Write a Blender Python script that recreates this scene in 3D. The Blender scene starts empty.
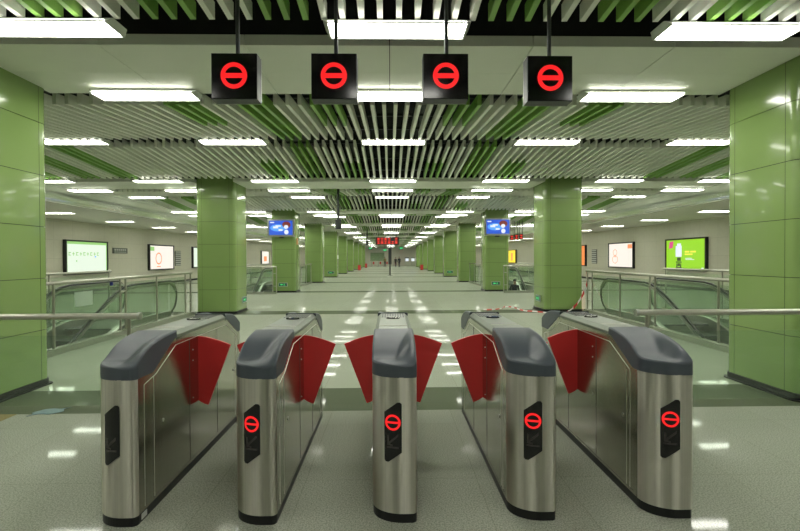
import bpy, math, random
from mathutils import Vector, Matrix
random.seed(7)
S = bpy.context.scene
COL = S.collection
R = math.radians

# ------------------------------------------------------------------ camera
EYE = 1.56
def make_camera():
    yaw, pitch, roll = R(1.15), R(0.6), R(0.25)
    fwd = Vector((math.sin(yaw)*math.cos(pitch), math.cos(yaw)*math.cos(pitch), -math.sin(pitch)))
    right = Vector((math.cos(yaw), -math.sin(yaw), 0)); up = right.cross(fwd)
    r2 = right*math.cos(roll) - up*math.sin(roll); u2 = right*math.sin(roll) + up*math.cos(roll)
    cd = bpy.data.cameras.new('camera'); cam = bpy.data.objects.new('camera', cd); COL.objects.link(cam)
    m = Matrix((r2, u2, -fwd)).transposed().to_4x4(); m.translation = Vector((0, 0, EYE))
    cam.matrix_world = m
    cd.sensor_width = 36; cd.lens = 36*470/800; cd.shift_y = -0.0033
    cd.clip_start = 0.05; cd.clip_end = 300
    S.camera = cam
make_camera()

# ------------------------------------------------------------------ world, exposure
W = bpy.data.worlds.new('world'); S.world = W; W.use_nodes = True
W.node_tree.nodes['Background'].inputs[0].default_value = (0.75, 0.85, 0.7, 1)
W.node_tree.nodes['Background'].inputs[1].default_value = 0.02
S.view_settings.view_transform = 'Standard'
S.view_settings.look = 'None'
S.view_settings.gamma = 1
S.view_settings.exposure = 0.0
S.view_settings.use_curve_mapping = False
S.cycles.diffuse_bounces = 8; S.cycles.max_bounces = 16; S.cycles.transparent_max_bounces = 24; S.cycles.glossy_bounces = 6
LAMP = 24.0            # strength of the fluorescent diffusers
LAMP_COL = (1.0, 0.99, 0.90, 1)

# ------------------------------------------------------------------ materials
MATS = {}
def nt(name):
    m = bpy.data.materials.new(name); m.use_nodes = True
    t = m.node_tree
    return m, t, t.nodes['Principled BSDF'], t.nodes['Material Output']
def pbr(name, col, rough=0.5, metal=0.0, noise=0.0, nscale=20, nstretch=(1,1,1), bump=0.0, coat=0.0, spec=0.5):
    m, t, b, o = nt(name)
    b.inputs['Roughness'].default_value = rough; b.inputs['Metallic'].default_value = metal
    b.inputs['Coat Weight'].default_value = coat; b.inputs['Specular IOR Level'].default_value = spec
    tc = t.nodes.new('ShaderNodeTexCoord'); mp = t.nodes.new('ShaderNodeMapping')
    mp.inputs['Scale'].default_value = nstretch
    nz = t.nodes.new('ShaderNodeTexNoise'); nz.inputs['Scale'].default_value = nscale; nz.inputs['Detail'].default_value = 3
    t.links.new(tc.outputs['Object'], mp.inputs[0]); t.links.new(mp.outputs[0], nz.inputs['Vector'])
    mx = t.nodes.new('ShaderNodeMix'); mx.data_type = 'RGBA'
    mx.inputs[6].default_value = [c*(1-noise) for c in col]+[1]
    mx.inputs[7].default_value = [min(1, c*(1+noise)) for c in col]+[1]
    t.links.new(nz.outputs[0], mx.inputs[0]); t.links.new(mx.outputs[2], b.inputs['Base Color'])
    if bump:
        bp = t.nodes.new('ShaderNodeBump'); bp.inputs['Strength'].default_value = bump; bp.inputs['Distance'].default_value = 0.01
        t.links.new(nz.outputs[0], bp.inputs['Height']); t.links.new(bp.outputs[0], b.inputs['Normal'])
    MATS[name] = m; return m
def emit(name, col, s):
    m, t, b, o = nt(name)
    b.inputs['Base Color'].default_value = (0.02, 0.02, 0.02, 1)
    b.inputs['Emission Color'].default_value = (*col[:3], 1); b.inputs['Emission Strength'].default_value = s
    b.inputs['Roughness'].default_value = 0.4
    MATS[name] = m; return m
def glass(name, tint, refl=0.10):
    m, t, b, o = nt(name); t.nodes.remove(b)
    tr = t.nodes.new('ShaderNodeBsdfTransparent'); tr.inputs[0].default_value = (*tint, 1)
    gl = t.nodes.new('ShaderNodeBsdfGlossy'); gl.inputs['Roughness'].default_value = 0.03
    df = t.nodes.new('ShaderNodeBsdfDiffuse'); df.inputs[0].default_value = (0.45, 0.55, 0.45, 1)
    lf = t.nodes.new('ShaderNodeLayerWeight'); pw = t.nodes.new('ShaderNodeMath'); pw.operation = 'POWER'; pw.inputs[1].default_value = 4
    lw = t.nodes.new('ShaderNodeMath'); lw.operation = 'MULTIPLY_ADD'; lw.inputs[1].default_value = 0.5; lw.inputs[2].default_value = 0.03
    lf.inputs['Blend'].default_value = 0.5
    t.links.new(lf.outputs['Facing'], pw.inputs[0]); t.links.new(pw.outputs[0], lw.inputs[0])
    m1 = t.nodes.new('ShaderNodeMixShader'); m2 = t.nodes.new('ShaderNodeMixShader')
    m2.inputs[0].default_value = refl
    t.links.new(lw.outputs[0], m1.inputs[0]); t.links.new(tr.outputs[0], m1.inputs[1]); t.links.new(gl.outputs[0], m1.inputs[2])
    t.links.new(m1.outputs[0], m2.inputs[1]); t.links.new(df.outputs[0], m2.inputs[2])
    t.links.new(m2.outputs[0], o.inputs[0])
    MATS[name] = m; return m
def tiles(name, c1, c2, mortar, w, h, msize, rough, speck=0.0, speck_scale=120, axes='xy', polish=0.0):
    m, t, b, o = nt(name)
    b.inputs['Roughness'].default_value = rough
    tc = t.nodes.new('ShaderNodeTexCoord'); mp = t.nodes.new('ShaderNodeMapping')
    if axes == 'yz': mp.inputs['Rotation'].default_value = (R(90), 0, R(90))
    if axes == 'xz': mp.inputs['Rotation'].default_value = (R(90), 0, 0)
    src = tc.outputs['Object']
    if axes != 'xy':
        sp = t.nodes.new('ShaderNodeSeparateXYZ'); cb = t.nodes.new('ShaderNodeCombineXYZ')
        t.links.new(src, sp.inputs[0])
        t.links.new(sp.outputs['Y' if axes == 'yz' else 'X'], cb.inputs[0]); t.links.new(sp.outputs['Z'], cb.inputs[1])
        vec = cb.outputs[0]
    else: vec = src
    br = t.nodes.new('ShaderNodeTexBrick'); br.offset = 0; br.squash = 1
    br.inputs['Scale'].default_value = 1; br.inputs['Brick Width'].default_value = w; br.inputs['Row Height'].default_value = h
    br.inputs['Mortar Size'].default_value = msize; br.inputs['Mortar Smooth'].default_value = 0.0
    br.inputs['Color1'].default_value = (*c1, 1); br.inputs['Color2'].default_value = (*c2, 1); br.inputs['Mortar'].default_value = (*mortar, 1)
    t.links.new(vec, br.inputs['Vector'])
    nz = t.nodes.new('ShaderNodeTexNoise'); nz.inputs['Scale'].default_value = speck_scale; nz.inputs['Detail'].default_value = 2
    t.links.new(vec, nz.inputs['Vector'])
    rp = t.nodes.new('ShaderNodeValToRGB'); rp.color_ramp.elements[0].position = 0.36; rp.color_ramp.elements[1].position = 0.58
    lo = 1-speck; rp.color_ramp.elements[0].color = (lo, lo, lo, 1); rp.color_ramp.elements[1].color = (1, 1, 1, 1)
    t.links.new(nz.outputs[0], rp.inputs[0])
    mx = t.nodes.new('ShaderNodeMix'); mx.data_type = 'RGBA'; mx.blend_type = 'MULTIPLY'; mx.inputs[0].default_value = 1
    t.links.new(br.outputs[0], mx.inputs[6]); t.links.new(rp.outputs[0], mx.inputs[7]); t.links.new(mx.outputs[2], b.inputs['Base Color'])
    if polish:
        t.nodes.remove(b)
        df = t.nodes.new('ShaderNodeBsdfDiffuse'); gl = t.nodes.new('ShaderNodeBsdfGlossy'); gl.inputs['Roughness'].default_value = rough
        gl.inputs[0].default_value = (1,1,1,1); t.links.new(mx.outputs[2], df.inputs[0])
        lf = t.nodes.new('ShaderNodeLayerWeight'); lf.inputs['Blend'].default_value = 0.5
        pw = t.nodes.new('ShaderNodeMath'); pw.operation = 'POWER'; pw.inputs[1].default_value = 5
        ma = t.nodes.new('ShaderNodeMath'); ma.operation = 'MULTIPLY_ADD'; ma.inputs[1].default_value = polish; ma.inputs[2].default_value = 0.028
        ms = t.nodes.new('ShaderNodeMixShader')
        t.links.new(lf.outputs['Facing'], pw.inputs[0]); t.links.new(pw.outputs[0], ma.inputs[0]); t.links.new(ma.outputs[0], ms.inputs[0])
        t.links.new(df.outputs[0], ms.inputs[1]); t.links.new(gl.outputs[0], ms.inputs[2]); t.links.new(ms.outputs[0], o.inputs[0])
    MATS[name] = m; return m

floor_far = tiles('granite_polished', (0.42,0.46,0.36), (0.44,0.48,0.38), (0.25,0.28,0.2), 0.8, 0.8, 0.0015, 0.035, 0.22, 90, polish=0.22)
floor_near = tiles('granite_speckled', (0.37,0.395,0.32), (0.385,0.41,0.335), (0.26,0.28,0.22), 0.6, 1.1, 0.0018, 0.05, 0.42, 105, polish=0.22)
floor_dark = tiles('granite_dark', (0.13,0.155,0.10), (0.14,0.165,0.11), (0.09,0.1,0.07), 0.8, 0.84, 0.002, 0.05, 0.3, 90, polish=0.25)
floor_tan = tiles('granite_tan', (0.29,0.25,0.12), (0.3,0.26,0.13), (0.2,0.18,0.1), 0.8, 0.84, 0.002, 0.06, 0.3, 90, polish=0.2)
wall_m = tiles('enamel_wall', (0.60,0.585,0.48), (0.62,0.605,0.50), (0.47,0.46,0.38), 1.2, 0.8, 0.006, 0.32, 0.03, 5, 'yz')
wall_x = tiles('enamel_wall_end', (0.60,0.585,0.48), (0.62,0.605,0.50), (0.47,0.46,0.38), 1.2, 0.8, 0.006, 0.32, 0.03, 5, 'xz')
white_p = pbr('painted_panel', (0.76,0.79,0.68), 0.45, 0, 0.03, 3)
white_b = pbr('painted_panel_edge', (0.52,0.54,0.50), 0.5, 0, 0.02, 3)
lowceil = pbr('plaster_ceiling', (0.62,0.62,0.54), 0.6, 0, 0.02, 3)
slat_w = pbr('slat_grey', (0.86,0.88,0.78), 0.42, 0, 0.03, 4)
slat_g = pbr('slat_green', (0.27,0.50,0.11), 0.42, 0, 0.04, 4)
plenum = pbr('plenum_dark', (0.012,0.013,0.012), 0.9, 0, 0.2, 3)
duct_m = pbr('galvanised_duct', (0.10,0.11,0.10), 0.5, 0.5, 0.2, 4)
green = pbr('green_enamel', (0.245,0.365,0.12), 0.16, 0, 0.05, 1.5, coat=0.3)
joint = pbr('joint_dark', (0.05,0.07,0.015), 0.6, 0, 0.05, 9)
base_m = pbr('dark_skirting', (0.012,0.013,0.013), 0.4, 0, 0.15, 30, spec=0.3)
def brushed(name, col, rough, aniso, noise, scale, rot):
    m = pbr(name, col, rough, 1.0, noise, scale, (1,1,0.01))
    t = m.node_tree; b = t.nodes['Principled BSDF']
    tg = t.nodes.new('ShaderNodeTangent'); tg.direction_type = 'RADIAL'; tg.axis = 'Z'
    t.links.new(tg.outputs[0], b.inputs['Tangent'])
    b.inputs['Anisotropic'].default_value = aniso; b.inputs['Anisotropic Rotation'].default_value = rot
    return m
steel = brushed('brushed_steel', (0.58,0.575,0.485), 0.54, 1.0, 0.30, 45, 0.25)
steel_s = brushed('brushed_steel_side', (0.47,0.46,0.40), 0.17, 0.5, 0.10, 30, 0.0)
steel_l = pbr('satin_steel', (0.45,0.47,0.42), 0.36, 1.0, 0.05, 30)
steel_t = pbr('gate_top_steel', (0.27,0.30,0.25), 0.42, 0.9, 0.05, 30)
steel_rail = pbr('rail_steel', (0.50,0.50,0.43), 0.3, 1.0, 0.05, 30)
seam_m = pbr('seam_light', (0.75,0.75,0.66), 0.35, 0.6, 0.05, 30)
seam_d = pbr('seam_dark', (0.06,0.06,0.05), 0.5, 0, 0.05, 30)
cap_m = pbr('slate_plastic', (0.066,0.080,0.095), 0.38, 0, 0.05, 30, spec=0.35)
black_m = pbr('black_gloss', (0.006,0.006,0.007), 0.12, 0, 0.1, 30)
black_p = pbr('black_plastic', (0.014,0.014,0.015), 0.4, 0, 0.1, 30)
grey_d = pbr('dark_grey_metal', (0.05,0.055,0.055), 0.45, 0.3, 0.1, 20)
arrow_m = pbr('unlit_arrow', (0.042,0.036,0.035), 0.4, 0, 0.05, 20)
red_m = pbr('red_flap', (0.66,0.030,0.032), 0.33, 0, 0.06, 6)
red_p = pbr('red_paint', (0.40,0.02,0.02), 0.4, 0, 0.06, 6)
lamp_h = pbr('lamp_housing', (0.55,0.57,0.52), 0.35, 0.2, 0.03, 8)
silver_m = pbr('silver_band', (0.80,0.82,0.76), 0.2, 0.8, 0.04, 2)
rubber = pbr('black_rubber', (0.012,0.014,0.013), 0.35, 0, 0.1, 20)
kerb_m = pbr('kerb_stone', (0.30,0.33,0.25), 0.25, 0, 0.12, 60)
cloth_m = pbr('pale_blue_cloth', (0.22,0.32,0.33), 0.8, 0, 0.2, 30)
paper = pbr('white_paper', (0.75,0.78,0.74), 0.6, 0, 0.02, 20)
plate_m = pbr('grey_plate', (0.12,0.13,0.12), 0.4, 0.2, 0.05, 20)
plate_l = pbr('pale_print', (0.55,0.57,0.55), 0.5, 0, 0.05, 20)
ss_green = pbr('sign_dark_green', (0.01,0.10,0.05), 0.4, 0, 0.05, 20)
well_m = pbr('well_wall', (0.45,0.47,0.39), 0.5, 0, 0.06, 3)
step_m = pbr('step_metal', (0.16,0.17,0.16), 0.4, 0.7, 0.2, 30)
skin_m = pbr('skin', (0.50,0.30,0.21), 0.5, 0, 0.05, 20)
cloth_d = pbr('dark_cloth', (0.02,0.022,0.028), 0.8, 0, 0.1, 20)
cloth_o = pbr('tan_cloth', (0.30,0.22,0.10), 0.8, 0, 0.1, 20)
hair_m = pbr('black_hair', (0.01,0.008,0.008), 0.5, 0, 0.1, 40)
blue_p = pbr('blue_plastic', (0.01,0.02,0.2), 0.4, 0, 0.05, 20)
glass_m = glass('clear_glass', (0.91,0.96,0.91), 0.035)
glass_g = glass('green_glass', (0.84,0.91,0.83), 0.08)
lamp_m = emit('lamp_diffuser', LAMP_COL, LAMP)
red_e = emit('red_led', (1.0,0.008,0.012), 1.0)
red_e2 = emit('red_led_far', (1.0,0.05,0.03), 1.2)
green_e = emit('green_exit_light', (0.1,0.9,0.3), 1.0)
blue_e = emit('blue_screen', (0.02,0.10,0.62), 1.1)
blue_e2 = emit('light_blue_screen', (0.10,0.38,0.95), 1.1)
white_e = emit('white_screen', (0.85,0.9,1.0), 1.0)
hair_e = emit('auburn_screen', (0.22,0.03,0.02), 0.9)
orange_e = emit('orange_lightbox', (1.0,0.27,0.06), 1.0)
yellow_e = emit('yellow_lightbox', (1.0,0.78,0.03), 1.1)
warm_e = emit('warm_white_lightbox', (1.0,0.94,0.84), 0.97)
mint_e = emit('mint_white_lightbox', (0.87,1.0,0.82), 0.95)
lgreen_e = emit('leaf_green_print', (0.35,0.70,0.20), 0.9)
lime_e = emit('lime_lightbox', (0.36,0.80,0.02), 0.9)
pink_e = emit('pink_print', (0.80,0.05,0.30), 0.9)
ink_e = emit('dark_green_print', (0.05,0.12,0.03), 0.5)
oprint_e = emit('orange_print', (1.0,0.33,0.12), 1.0)
yprint_e = emit('yellow_print', (0.95,0.9,0.1), 1.0)
def tape_mat():
    m, t, b, o = nt('red_white_tape')
    tc = t.nodes.new('ShaderNodeUVMap'); wv = t.nodes.new('ShaderNodeTexWave'); wv.bands_direction = 'X'
    wv.inputs['Scale'].default_value = 0.9; rp = t.nodes.new('ShaderNodeValToRGB'); rp.color_ramp.interpolation = 'CONSTANT'
    rp.color_ramp.elements[0].color = (0.55,0.03,0.02,1); rp.color_ramp.elements[1].position = 0.5; rp.color_ramp.elements[1].color = (0.7,0.7,0.66,1)
    t.links.new(tc.outputs[0], wv.inputs['Vector']); t.links.new(wv.outputs[0], rp.inputs[0]); t.links.new(rp.outputs[0], b.inputs['Base Color'])
    return m
tape_m = tape_mat()

# ------------------------------------------------------------------ mesh helpers
class MB:
    def __init__(s): s.v = []; s.f = []; s.mi = []; s.sm = []
    def add(s, vs, fs, mi=0, smooth=False):
        n = len(s.v); s.v += [tuple(v) for v in vs]
        for f in fs: s.f.append(tuple(i+n for i in f)); s.mi.append(mi); s.sm.append(smooth)
        return s
    def box(s, x0, x1, y0, y1, z0, z1, mi=0):
        x0, x1 = sorted((x0, x1)); y0, y1 = sorted((y0, y1)); z0, z1 = sorted((z0, z1))
        vs = [(x0,y0,z0),(x1,y0,z0),(x1,y1,z0),(x0,y1,z0),(x0,y0,z1),(x1,y0,z1),(x1,y1,z1),(x0,y1,z1)]
        return s.add(vs, [(0,3,2,1),(4,5,6,7),(0,1,5,4),(1,2,6,5),(2,3,7,6),(3,0,4,7)], mi)
    def prism(s, pts, z0, z1, mi=0, smooth=False, cap=True):      # pts (x,y) ccw
        n = len(pts); vs = [(x,y,z0) for x,y in pts]+[(x,y,z1) for x,y in pts]
        s.add(vs, [(i,(i+1)%n,n+(i+1)%n,n+i) for i in range(n)], mi, smooth)
        if cap:
            s.add(vs[n:], [tuple(range(n))], mi); s.add(vs[:n], [tuple(range(n))[::-1]], mi)
        return s
    def tube(s, path, r, seg=12, mi=0, caps=True):
        path = [Vector(p) for p in path]; rings = []
        t0 = (path[1]-path[0]).normalized(); a = t0.orthogonal().normalized()
        for i, p in enumerate(path):
            t = ((path[min(i+1, len(path)-1)]-p).normalized()+(p-path[max(i-1, 0)]).normalized()).normalized()
            a = (a-t*a.dot(t)).normalized(); b = t.cross(a)
            rings.append([p+(a*math.cos(2*math.pi*k/seg)+b*math.sin(2*math.pi*k/seg))*r for k in range(seg)])
        vs = [v for rg in rings for v in rg]; fs = []
        for i in range(len(path)-1):
            for k in range(seg):
                fs.append((i*seg+k, i*seg+(k+1)%seg, (i+1)*seg+(k+1)%seg, (i+1)*seg+k))
        s.add(vs, fs, mi, True)
        if caps:
            s.add(rings[0], [tuple(range(seg))[::-1]], mi); s.add(rings[-1], [tuple(range(seg))], mi)
        return s
    def mesh(s, name, mats):
        me = bpy.data.meshes.new(name); me.from_pydata(s.v, [], s.f)
        for m in (mats if isinstance(mats, (list, tuple)) else [mats]): me.materials.append(m)
        me.polygons.foreach_set('material_index', s.mi); me.polygons.foreach_set('use_smooth', s.sm)
        me.update(); return me
    def build(s, name, mats, parent=None, loc=None):
        o = bpy.data.objects.new(name, s.mesh(name, mats)); COL.objects.link(o)
        if parent: o.parent = parent
        if loc: o.location = loc
        return o
def B(*a): return MB().box(*a)
def tag(o, label, cat, group=None):
    o['label'] = label; o['category'] = cat
    if group: o['group'] = group
    return o
def thing(name, label, cat, loc=(0,0,0), rz=0, group=None):
    o = bpy.data.objects.new(name, None); COL.objects.link(o); o.location = loc; o.rotation_euler = (0,0,rz)
    o.empty_display_size = 0.1
    return tag(o, label, cat, group)
def struct(o): o['kind'] = 'structure'; return o
def copy_thing(root, loc, rz=0, label=None, group=None):
    def rec(o, par):
        c = o.copy(); COL.objects.link(c)
        if par: c.parent = par
        for ch in kids.get(o.name, []): rec(ch, c)
        return c
    kids = {}
    def walk(o):
        kids[o.name] = list(o.children)
        for ch in o.children: walk(ch)
    walk(root)
    c = rec(root, None); c.location = loc; c.rotation_euler = (0,0,rz)
    if label: c['label'] = label
    if group: c['group'] = group
    return c
def rrect(x0, x1, y0, y1, r, n=6):
    pts = []
    for cx, cy, a0 in ((x1-r,y1-r,0),(x0+r,y1-r,90),(x0+r,y0+r,180),(x1-r,y0+r,270)):
        for k in range(n+1):
            a = R(a0+90*k/n); pts.append((cx+r*math.cos(a), cy+r*math.sin(a)))
    return pts
ORD = ['nearest','second','third','fourth','fifth','sixth','seventh','eighth','ninth','tenth','eleventh']

# ------------------------------------------------------------------ layout numbers
PER = 8.35; Y0 = 4.93; CW = 1.10; XI = 4.35; XO = XI+CW       # columns
NP = 10; YEND = 91.0; YBACK = -7.6; XW = 14.4; XB = 10.0
SLAT = 3.66; TOP = 4.75
WELLS = [(5.62, 7.75, 1.5, 10.9), (5.62, 7.75, 20.85, 27.7)]

# ------------------------------------------------------------------ floor
def make_floor():
    xs = sorted({-XW, XW, -4.2, -3.72} | {s*w for a,b,_,_ in WELLS for w in (a,b) for s in (-1,1)})
    ys = {YBACK, YEND}
    for k in range(-1, NP+1):
        ys |= {4.80+PER*k, 5.64+PER*k}
    for _,_,c,d in WELLS: ys |= {c, d}
    ys = sorted(y for y in ys if YBACK <= y <= YEND)
    mb = MB()
    for i in range(len(xs)-1):
        for j in range(len(ys)-1):
            cx, cy = (xs[i]+xs[i+1])/2, (ys[j]+ys[j+1])/2
            if any(a < abs(cx) < b and c < cy < d for a,b,c,d in WELLS): continue
            ph = (cy-4.80) % PER
            mi = 2 if ph < 0.84 else (1 if cy < 4.8 else 0)
            mb.add([(xs[i],ys[j],0),(xs[i+1],ys[j],0),(xs[i+1],ys[j+1],0),(xs[i],ys[j+1],0)], [(0,1,2,3)], mi)
    struct(mb.build('floor', [floor_far, floor_near, floor_dark, floor_tan]))
    # tan inlay by the near left column is a tile of its own colour
    struct(B(-4.32,-3.77,4.22,4.80,0,0.0015).build('floor', floor_tan))
make_floor()
# stair wells under the floor
def well(a, b, c, d, s, n):
    mb = MB(); zb = -4.2
    x0, x1 = sorted((s*a, s*b))
    mb.add([(x0,c,0),(x1,c,0),(x1,d,0),(x0,d,0),(x0,c,zb),(x1,c,zb),(x1,d,zb),(x0,d,zb)],
           [(0,4,5,1),(1,5,6,2),(2,6,7,3),(3,7,4,0),(4,7,6,5)])
    struct(mb.build('wall_well_%d' % n, well_m))
for i, (w, s) in enumerate([(w, s) for w in WELLS for s in (-1, 1)]): well(*w, s, i+1)

# ------------------------------------------------------------------ walls and ceiling shell
struct(B(-XW-0.2,-XW,YBACK,YEND,0,TOP).build('wall_left', wall_m))
struct(B(XW,XW+0.2,YBACK,YEND,0,TOP).build('wall_right', wall_m))
struct(B(-XW-0.2,XW+0.2,YEND,YEND+0.2,0,TOP).build('wall_back', wall_x))
struct(B(-XW-0.2,XW+0.2,YBACK-0.2,YBACK,0,TOP).build('wall_front', wall_x))
struct(B(-XW-0.2,XW+0.2,YBACK-0.2,YEND+0.2,TOP,TOP+0.15).build('ceiling', plenum))
for s, nm in ((-1,'left'),(1,'right')):
    struct(B(s*(XB+0.12),s*XW,YBACK,YEND,3.30,3.38).build('ceiling_aisle_'+nm, lowceil))
    # silver cove band between slatted ceiling and the low aisle ceiling
    mb = MB(); prof = []
    for k in range(13):
        a = R(90*k/12); prof.append((XB-0.30+0.42*math.sin(a), 3.78-0.50*(1-math.cos(a))))
    prof = [(XB-0.30,4.74)]+prof+[(XB+0.14,3.28),(XB+0.14,3.32)]
    n = len(prof); ysg = [YBACK]+[YBACK+k*4 for k in range(1,25)]+[YEND]
    vs = [(s*x,y,z) for y in ysg for x,z in prof]
    fs = [(j*n+i, j*n+i+1, (j+1)*n+i+1, (j+1)*n+i) for j in range(len(ysg)-1) for i in range(n-1)]
    mb.add(vs, fs, 0, True); struct(mb.build('trim_cove_'+nm, silver_m))
    struct(B(s*(XW-0.012),s*XW,YBACK,YEND,0,0.12).build('baseboard_'+nm, base_m))

# beams (white soffit boxes across the hall)
def beam(k):
    y0, y1 = 4.73+PER*k, 6.12+PER*k
    mb = MB()
    for lo, hi in ((-XI+0.01, XI-0.01), (-XB+0.3, -XO-0.01), (XO+0.01, XB-0.3)):
        n = max(1, round((hi-lo)/1.45)); w = (hi-lo)/n
        mid = (y0+y1)/2
        for i in range(n):
            mb.box(lo+i*w+0.004, lo+(i+1)*w-0.004, y0, mid-0.002, 3.685, 3.79, 0)
            mb.box(lo+i*w+0.004, lo+(i+1)*w-0.004, mid+0.001, y1, 3.685, 3.79, 0)
        mb.box(lo+0.02, hi-0.02, y0+0.03, y1-0.03, 3.70, 4.25, 1)
    struct(mb.build('trim_beam_%d' % (k+2), [white_p, plenum]))
for k in range(-1, NP): beam(k)

# slatted ceiling fields
P = 0.165
def slat_field(y0, z0, y1, z1, kind, n):
    mb = MB(); half = int((XB-0.4)/P)
    def seg(x, ya, yb, mi):
        za = z0+(z1-z0)*(ya-y0)/(y1-y0); zb = z0+(z1-z0)*(yb-y0)/(y1-y0); w = 0.025; h = 0.15
        vs = [(x-w,ya,za),(x+w,ya,za),(x+w,yb,zb),(x-w,yb,zb),(x-w,ya,za+h),(x+w,ya,za+h),(x+w,yb,zb+h),(x-w,yb,zb+h)]
        mb.add(vs, [(0,3,2,1),(4,5,6,7),(0,1,5,4),(1,2,6,5),(2,3,7,6),(3,0,4,7)], mi)
    for i in range(-half, half):
        p = i+0.5; x = p*P; q = abs(p) - (0.0 if p < 0 else 1.0)
        g = (q-4.5)/3
        gi = math.floor(g+1e-6)
        isg = g >= -1e-6 and gi % 2 == 0 and (abs(p) < 21 or (kind == 'B' and abs(p) > 40))
        full = isg and ((gi//2) % 2 == 1 or abs(p) > 40)
        if kind == 'A' and abs(p) > 26: isg = False; full = False
        ym = y0+(y1-y0)*(0.52 if kind == 'A' else 0.45)
        if not isg: seg(x, y0, y1, 0)
        elif full: seg(x, y0, y1, 1)
        elif kind == 'A': seg(x, y0, ym, 1); seg(x, ym, y1, 0)
        else: seg(x, y0, ym, 0); seg(x, ym, y1, 1)
    for y in (y0+0.25, (y0+y1)/2, y1-0.25):          # carrier rails above the slats
        z = z0+(z1-z0)*(y-y0)/(y1-y0)+0.151
        mb.box(-XB+0.35, XB-0.35, y-0.02, y+0.02, z, z+0.04, 2)
    struct(mb.build('trim_slats_%d' % n, [slat_w, slat_g, grey_d]))
c = 1
for k in range(-1, NP):
    slat_field(6.47+PER*k, 3.66, 9.2+PER*k, 3.865, 'A', c); c += 1
    if 12.52+PER*k < YEND: slat_field(9.88+PER*k, 3.885, 12.56+PER*k, 3.675, 'B', c); c += 1
slat_field(-7.2, 3.80, -4.25, 3.675, 'B', c)

# ------------------------------------------------------------------ columns
def make_column():
    t = thing('square_column', '', 'column')
    h = (XO-XI)/2; d = CW/2
    core = MB().prism(rrect(-h+0.012,h-0.012,-d+0.012,d-0.012,0.10,5), 0.0, TOP-0.02, 0)
    core.build('core', joint, t)
    zs = [0.075, 0.69, 1.328, 1.965, 2.60, 3.24, 3.88]
    mb = MB()
    for a, b in zip(zs[:-1], zs[1:]):
        mb.prism(rrect(-h,h,-d,d,0.11,6), a+0.004, b-0.004, 0, True, True)
    mb.build('enamel_panels', green, t)
    mj = MB()
    for sx in (-1, 1):
        for q in (-1, 1):
            mj.box(sx*(h-0.002), sx*(h+0.0012), q*(d-0.17)-0.003, q*(d-0.17)+0.003, 0.08, 3.87)
            mj.box(q*(h-0.17)-0.0025, q*(h-0.17)+0.0025, sx*(d-0.002), sx*(d+0.0008), 0.08, 3.87)
    mj.build('panel_joint', joint, t)
    mk = MB().prism(rrect(-h-0.012,h+0.012,-d-0.012,d+0.012,0.11,6), 0.0, 0.075)
    mk.prism(rrect(-h-0.04,h+0.04,-d-0.04,d+0.04,0.11,6), 0.0, 0.014)
    mk.build('skirting', base_m, t)
    return t
col0 = make_column(); first = True
XC = (XI+XO)/2
for k in range(0, NP):
    for s, nm in ((-1,'left'),(1,'right')):
        lab = 'green enamelled square column, %s in the %s-hand row' % (ORD[k], nm)
        if k == 0: lab += ', cut by the frame edge'
        loc = (s*XC + (0.05 if (s, k) == (-1, 0) else 0.03 if s > 0 and k else 0), Y0+CW/2+PER*k, 0)
        if first: col0.location = loc; col0['label'] = lab; first = False; col0['group'] = 'green columns along the hall'
        else: copy_thing(col0, loc, 0, lab, 'green columns along the hall')

# ------------------------------------------------------------------ ceiling lights
def make_light(w=1.215, d=0.285):
    t = thing('ceiling_light', '', 'light')
    h = w/2; mb = MB()
    # tapered housing: open frame round the diffuser, sloping to a narrower top
    def rect(gx, gy0, gy1, z): return [(-h-gx,-gy0,z),(h+gx,-gy0,z),(h+gx,d+gy1,z),(-h-gx,d+gy1,z)]
    vs = rect(0.012,0.012,0.012,0.0)+rect(0.05,-0.05,-0.02,0.06)+rect(0.0,0.0,0.0,0.0)+rect(0.0,0.0,0.0,0.022)
    ring = lambda p, q, fl: [((p+i, p+(i+1)%4, q+(i+1)%4, q+i) if not fl else (p+i, q+i, q+(i+1)%4, p+(i+1)%4)) for i in range(4)]
    mb.add(vs, [(4,5,6,7)]+ring(0,4,False)+ring(0,8,True)+ring(8,12,True))
    mb.build('housing', lamp_h, t)
    B(-h,h,0,d,0.0185,0.0215).build('diffuser', lamp_m, t)
    for x in (-h+0.12, h-0.12): B(x-0.008,x+0.008,d/2-0.008,d/2+0.008,0.06,0.88).build('hanger_rod', grey_d, t)
    return t
li0 = make_light(); lf = True
POSN = {-3:'far left',-2:'second left',-1:'left of centre',0:'centre',1:'right of centre',2:'second right',3:'far right'}
for k in range(-1, NP):
    for nm, y, z, sc in (('just beyond', 5.86, 3.60, 1), ('midway past', 9.12, 3.815, 1), ('just before the beam after', 12.46, 3.60, 1)):
        yy = y+PER*k
        if yy > YEND-0.6 or yy < -4.2: continue
        for i in range(-3, 4):
            if k == 1 and i == 0 and nm.startswith('just before'): continue
            beamn = 'behind the photographer' if k < 0 else '%s beam' % ORD[k]
            lab = 'fluorescent light %s the %s, %s in its row' % (nm.replace('the beam after', 'the beam past'), beamn, POSN[i]) if k >= 0 else \
                  ('rectangular fluorescent ceiling light before the nearest beam, %s in its row' % POSN[i] if nm.startswith('just before') else
                   'rectangular fluorescent ceiling light overhead %s the camera, %s in its row' % ('well behind' if nm.startswith('just beyond') else 'near', POSN[i]))
            x = i*3.08+0.02+(0.05 if i == 0 else 0)
            if nm.startswith('just before'): yy2 = 4.11 + PER*(k+1)
            else: yy2 = yy
            if abs(i) == 3: x = math.copysign(9.0, i)
            if lf: li0.location = (x, yy2, z); li0['label'] = lab; li0['group'] = 'fluorescent ceiling lights'; lf = False
            else: copy_thing(li0, (x, yy2, z), 0, lab, 'fluorescent ceiling lights')
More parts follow.
